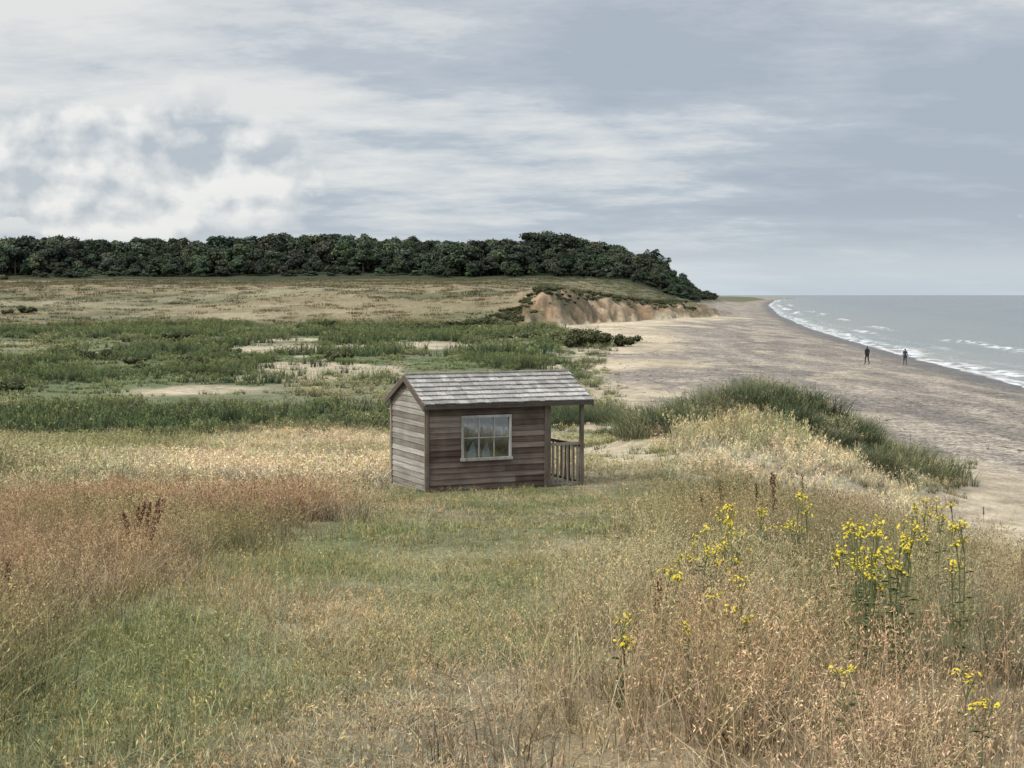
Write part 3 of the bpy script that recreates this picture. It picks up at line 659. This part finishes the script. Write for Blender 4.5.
for i in range(9): vv2 = .12+i*(D-.26)/9+.05; ra.aa(UP-.064, UP-.036, vv2, vv2+.028, .141, .749, .2)
ra.aa(UP-.073, UP-.027, .071, D-.071, .75, .80, .2); ra.aa(UP-.07, UP-.03, .071, D-.071, .10, .14, .2)
ra.make('porch_railing', wtrim)
dk = MB()
for i in range(13): dk.aa(UL+.03, UP-.01, i*.138+.0, i*.138+.13, -.03, .045)
dk.make('porch_deck', wtrim)
bm2 = MB(); bm2.aa(UL-.0, UP, .0, .07, HE+.001, HE+.05); bm2.aa(UL, UP, D-.07, D, HE+.001, HE+.05); bm2.make('porch_beam', wf)
ro = MB(); ov = .11; e0, e1 = -.09, UP+.10
sl = np.array([0, D/2, HR-HE]); sl /= np.linalg.norm(sl); nrm = np.array([0, -sl[2], sl[1]])
run = math.hypot(D/2, HR-HE)+ov
for side in (0, 1):
    if side: s_ = np.array([0, -sl[1], sl[2]]); n_ = np.array([0, sl[2], sl[1]]); st = np.array([0, D, HE])-s_*ov+n_*.02
    else: s_ = sl; n_ = nrm; st = np.array([0, 0, HE])-s_*ov+n_*.02
    ro.box(st+np.array([e0+.012, 0, 0])+s_*.015, (e1-e0-.024, 0, 0), s_*(run-.02), n_*.018, .1)
    rows = 7; ex = run/rows
    for rI in range(rows):
        uu = e0; rt = random.uniform(.35, .75)
        while uu < e1-.02:
            w = random.uniform(.08, .2); w = min(w, e1-uu)
            jit = random.uniform(-.010, .005)
            o_ = st+np.array([uu+.001, 0, 0])+s_*(rI*ex+jit)+n_*(.042+random.uniform(0, .004))
            tI = s_*(ex*1.15)-n_*.028
            if rI == rows-1: tI = s_*(ex-jit)-n_*.022
            ro.box(o_, (w-.003, 0, 0), tI, n_*.020, rt+random.uniform(-.3, .3)); uu += w
ro.aa(e0, e1, D/2-.05, D/2+.05, HR+.066, HR+.082, .3)
ro.make('roof', wroof, 0)
ba = MB()
for uu in (e0-.022, e1+.001):
    for side in (0, 1):
        s_ = sl if not side else np.array([0, -sl[1], sl[2]]); st = (np.array([0, 0, HE]) if not side else np.array([0, D, HE]))-s_*(ov+.01)
        ba.box(st+np.array([uu, 0, -.055]), (.021, 0, 0), s_*(run+.012), (0, 0, .10), .4+.2*side)
ba.aa(e0, e1, -ov*.94-.004, -ov*.94+.012, HE-.075, HE-.02, .3)
ba.make('barge_boards', wdark, 0)
# ---------------------------------------------------------------- people
skin = simplemat('skin_mat', (.45, .28, .2), .6, .05)
def person(name, loc, face, jac, trs, hair, H=1.76, hood=False, seed=0):
    sc = H/1.76
    J = [(0, 0, .96, .145, .11), (0, .0, 1.12, .135, .10), (0, .01, 1.30, .165, .115), (0, .01, 1.43, .13, .09), (0, .015, 1.50, .055, .055), (0, .03, 1.56, .06, .06), (0, .035, 1.64, .078, .095), (0, .03, 1.72, .062, .08)]
    E = [(i, i+1) for i in range(7)]
    def add(p, parent, r):
        J.append((*p, r, r)); E.append((parent, len(J)-1)); return len(J)-1
    st = [.26, -.2]
    for k, sx in enumerate((-1, 1)):
        f = st[k]
        a = add((sx*.095, .01, .88), 0, .092); b_ = add((sx*.10, f*.45+.05, .50), a, .062); c = add((sx*.10, f-.04 if f > 0 else f-.08, .10 if f > 0 else .14), b_, .042)
        d = add((sx*.105, f+.06, .045 if f > 0 else .05), c, .042); add((sx*.11, f+.16, .035 if f > 0 else .02), d, .032)
        g = -f
        s1 = add((sx*.175, .01, 1.41), 3, .068); e1_ = add((sx*.225, -.03+g*.15, 1.14), s1, .045); w1 = add((sx*.225, .06+g*.55, .92), e1_, .03); h = add((sx*.222, .08+g*.62, .85), w1, .03)
        for q in range(4):
            p = add((sx*.222, .075+g*.62+(q-1.5)*.018, .80), h, .0095); p = add((sx*.215, .085+g*.62+(q-1.5)*.018, .775-.005*(1.5-abs(q-1.5))), p, .008)
        p = add((sx*.205, .11+g*.62, .83), w1, .010); add((sx*.20, .125+g*.62, .80), p, .008)
    me = bpy.data.meshes.new(name); me.from_pydata([j[:3] for j in J], E, []); o = bpy.data.objects.new(name+'_tmp', me); link(o)
    sk = o.modifiers.new('s', 'SKIN'); o.modifiers.new('u', 'SUBSURF').levels = 2
    if not me.skin_vertices: me.skin_vertices.new()
    for i, j in enumerate(J): me.skin_vertices[0].data[i].radius = (j[3], j[4])
    me.skin_vertices[0].data[0].use_root = True
    bpy.context.view_layer.update(); dg = bpy.context.evaluated_depsgraph_get(); m2 = bpy.data.meshes.new_from_object(o.evaluated_get(dg)); bpy.data.objects.remove(o)
    V = [tuple(v.co) for v in m2.vertices]; T = [tuple(p.vertices) for p in m2.polygons]; M = []
    for p in m2.polygons:
        c = p.center
        if c.z > 1.535: mi = 3 if (c.z > 1.70 or c.y < -.0) else 0
        elif c.z < .085: mi = 4
        elif abs(c.x) > .17 and c.z < .915: mi = 0
        elif c.z < .93 and abs(c.x) < .2: mi = 2
        else: mi = 1
        if hood and c.z > 1.5 and c.y < .09: mi = 1
        M.append(mi)
    tube(V, T, M, (0, .125, 1.66), (0, .148, 1.625), .008, .014, 0, 6)
    for sx in (-1, 1): tube(V, T, M, (sx*.075, .03, 1.61), (sx*.09, .02, 1.665), .012, .014, 0, 6); tube(V, T, M, (sx*.03, .118, 1.65), (sx*.03, .130, 1.65), .008, .008, 4, 6)
    tube(V, T, M, (-.02, .122, 1.595), (.02, .122, 1.595), .005, .005, 4, 6)
    nb = len(V); K = 20
    for zz, rr in ((1.02, .165), (.88, .185)):
        for q in range(K): V.append((math.cos(q*6.2832/K)*rr, .0+math.sin(q*6.2832/K)*rr*.78, zz))
    for q in range(K): T.append((nb+q, nb+(q+1) % K, nb+K+(q+1) % K, nb+K+q)); M.append(1)
    o = finish(name, V, T, M, [skin, simplemat(name+'_jacket', jac, .85, .15), simplemat(name+'_trousers', trs, .85, .15), simplemat(name+'_hair', hair, .7), simplemat(name+'_shoes', (.03, .03, .03), .6)], loc, face)
    o.data.polygons.foreach_set('use_smooth', [True]*len(T)); o.scale = (sc,)*3; return o
gx, gy, gz = ground(867, 364.5); person('person', (gx, gy, gz), math.radians(10), (.025, .028, .035), (.02, .02, .025), (.05, .03, .02), 1.90)
gx, gy, gz = ground(905, 365); person('person', (gx, gy, gz), math.radians(-8), (.045, .05, .065), (.035, .04, .05), (.10, .06, .035), 1.76, True)
V, T, M = [], [], []
for i in range(260):
    yy = 60+R.uniform()**1.3*260; xx = np.interp(yy, *XB)+R.uniform(1, 14); zz = float(terr(xx, yy)); a = R.uniform(0, 3.14); l = R.uniform(.08, .4)
    tube(V, T, M, (xx, yy, zz+.0), (xx+math.cos(a)*l, yy+math.sin(a)*l, zz+.03+R.uniform(0, .05)), R.uniform(.015, .05), .015, 0, 5)
finish('driftwood', V, T, M, [simplemat('driftwood_mat', (.17, .14, .11), .9, .5, .7)], (0, 0, 0))
# ---------------------------------------------------------------- world
w = bpy.data.worlds.new('World'); S.world = w; w.use_nodes = True; nt = w.node_tree; nt.nodes.clear()
out = nt.nodes.new('ShaderNodeOutputWorld'); EL, AZ = math.radians(48), math.radians(-125)   # sun behind-left of camera
sky = N(nt, 'ShaderNodeTexSky'); sky.sky_type = 'NISHITA'; sky.sun_disc = False; sky.sun_elevation = EL; sky.sun_rotation = AZ
bg1 = N(nt, 'ShaderNodeBackground', i={1: .08}); L(nt, sky.outputs[0], bg1.inputs[0])
tc = N(nt, 'ShaderNodeTexCoord'); sp = N(nt, 'ShaderNodeSeparateXYZ'); L(nt, tc.outputs['Generated'], sp.inputs[0]); dx, dy, dz = sp.outputs
zc = math_(nt, 'MAXIMUM', dz, 0.0)
den = math_(nt, 'ADD', zc, .15)
cb = N(nt, 'ShaderNodeCombineXYZ'); L(nt, math_(nt, 'DIVIDE', dx, den), cb.inputs[0]); L(nt, math_(nt, 'DIVIDE', dy, den), cb.inputs[1])
mp = N(nt, 'ShaderNodeMapping', i={'Scale': (1.4, 1.9, 1), 'Rotation': (0, 0, .30), 'Location': (3.1, 1.7, 0)}); L(nt, cb.outputs[0], mp.inputs[0])
n1 = noise(nt, mp.outputs[0], 1.0, 8, .63); n2 = noise(nt, mp.outputs[0], .30, 3, .5)
ramp = N(nt, 'ShaderNodeValToRGB'); L(nt, dz, ramp.inputs[0]); cr = ramp.color_ramp
cr.elements[0].position = 0; cr.elements[0].color = (.60, .68, .75, 1); cr.elements[1].position = .30; cr.elements[1].color = (.62, .655, .69, 1)
for p_, c_ in ((.022, (.65, .715, .755, 1)), (.040, (.51, .58, .65, 1)), (.12, (.52, .58, .645, 1)), (.19, (.61, .645, .68, 1))):
    e = cr.elements.new(p_); e.color = c_
lr = math_(nt, 'MULTIPLY', dx, -1.1)
k = math_(nt, 'ADD', math_(nt, 'ADD', n1, math_(nt, 'MULTIPLY', n2, .8)), math_(nt, 'MULTIPLY', lr, .40))
fade = mrange(nt, dz, .015, .06, .25, 1)
base = mixc(nt, math_(nt, 'MULTIPLY', mrange(nt, k, .86, 1.06, 0, .9), fade), ramp.outputs[0], (.83, .835, .82))
base = mixc(nt, math_(nt, 'MULTIPLY', mrange(nt, k, .92, .73, 0, .85), fade), base, (.40, .455, .54))
q = N(nt, 'ShaderNodeCombineXYZ'); L(nt, math_(nt, 'ADD', math_(nt, 'DIVIDE', dx, math_(nt, 'MAXIMUM', dy, .05)), 3.71), q.inputs[0]); L(nt, math_(nt, 'ADD', math_(nt, 'MULTIPLY', dz, 1.35), 1.27), q.inputs[1])
q2 = N(nt, 'ShaderNodeVectorMath', operation='ADD'); q2.inputs[1].default_value = (-.010, .014, 0); L(nt, q.outputs[0], q2.inputs[0])
cu = noise(nt, q.outputs[0], 14, 6, .5); cuo = noise(nt, q2.outputs[0], 14, 6, .5); cu2 = noise(nt, q.outputs[0], 22, 6, .55)
def gauss(cxv, czv, sx, sz):
    a = math_(nt, 'POWER', math_(nt, 'ABSOLUTE', math_(nt, 'DIVIDE', math_(nt, 'SUBTRACT', dx, cxv), sx)), 2.0); b = math_(nt, 'POWER', math_(nt, 'ABSOLUTE', math_(nt, 'DIVIDE', math_(nt, 'SUBTRACT', dz, czv), sz)), 2.0)
    return math_(nt, 'EXPONENT', math_(nt, 'MULTIPLY', math_(nt, 'ADD', a, b), -1.0))
g1 = gauss(-.26, .078, .13, .042); cm = mrange(nt, math_(nt, 'ADD', cu, math_(nt, 'MULTIPLY', g1, .50)), .64, .68, 0, 1)
relief = math_(nt, 'SUBTRACT', cu, cuo)
shade = mixc(nt, mrange(nt, relief, -.07, .08, 0, 1), (.50, .555, .61), (.93, .925, .90))
base = mixc(nt, math_(nt, 'MULTIPLY', cm, mrange(nt, g1, .05, .45, 0, .85)), base, shade)
g2 = math_(nt, 'ADD', gauss(.040, .036, .022, .006), gauss(.33, .050, .022, .008)); cm2 = mrange(nt, math_(nt, 'ADD', cu2, math_(nt, 'MULTIPLY', g2, .35)), .66, .80, 0, .55)
base = mixc(nt, math_(nt, 'MULTIPLY', cm2, mrange(nt, g2, .02, .5, 0, 1)), base, (.84, .85, .85))
boost = mrange(nt, dz, .30, .85, 1.0, 2.3)
base = mixc(nt, 1, base, grey(nt, boost), 'MULTIPLY')
bg2 = N(nt, 'ShaderNodeBackground', i={1: 1.0}); L(nt, base, bg2.inputs[0])
mx = N(nt, 'ShaderNodeMixShader', i={0: .92}); L(nt, bg1.outputs[0], mx.inputs[1]); L(nt, bg2.outputs[0], mx.inputs[2]); L(nt, mx.outputs[0], out.inputs[0])
sd = bpy.data.lights.new('sun', 'SUN'); sd.energy = 2.4; sd.angle = math.radians(12); sd.color = (1, .94, .84); so_ = link(bpy.data.objects.new('sun', sd))
dirv = Vector((math.sin(AZ)*math.cos(EL), math.cos(AZ)*math.cos(EL), math.sin(EL))); so_.rotation_euler = dirv.to_track_quat('Z', 'Y').to_euler()
cam = bpy.data.cameras.new('camera'); cam.sensor_width = 36; cam.lens = 36*F/1024; cam.clip_start = .1; cam.clip_end = 100000
co = link(bpy.data.objects.new('camera', cam)); co.location = (0, 0, CZ); co.rotation_euler = (math.pi/2-PITCH, 0, 0); S.camera = co
S.view_settings.view_transform = 'Standard'; S.view_settings.look = 'None'; S.view_settings.exposure = 0
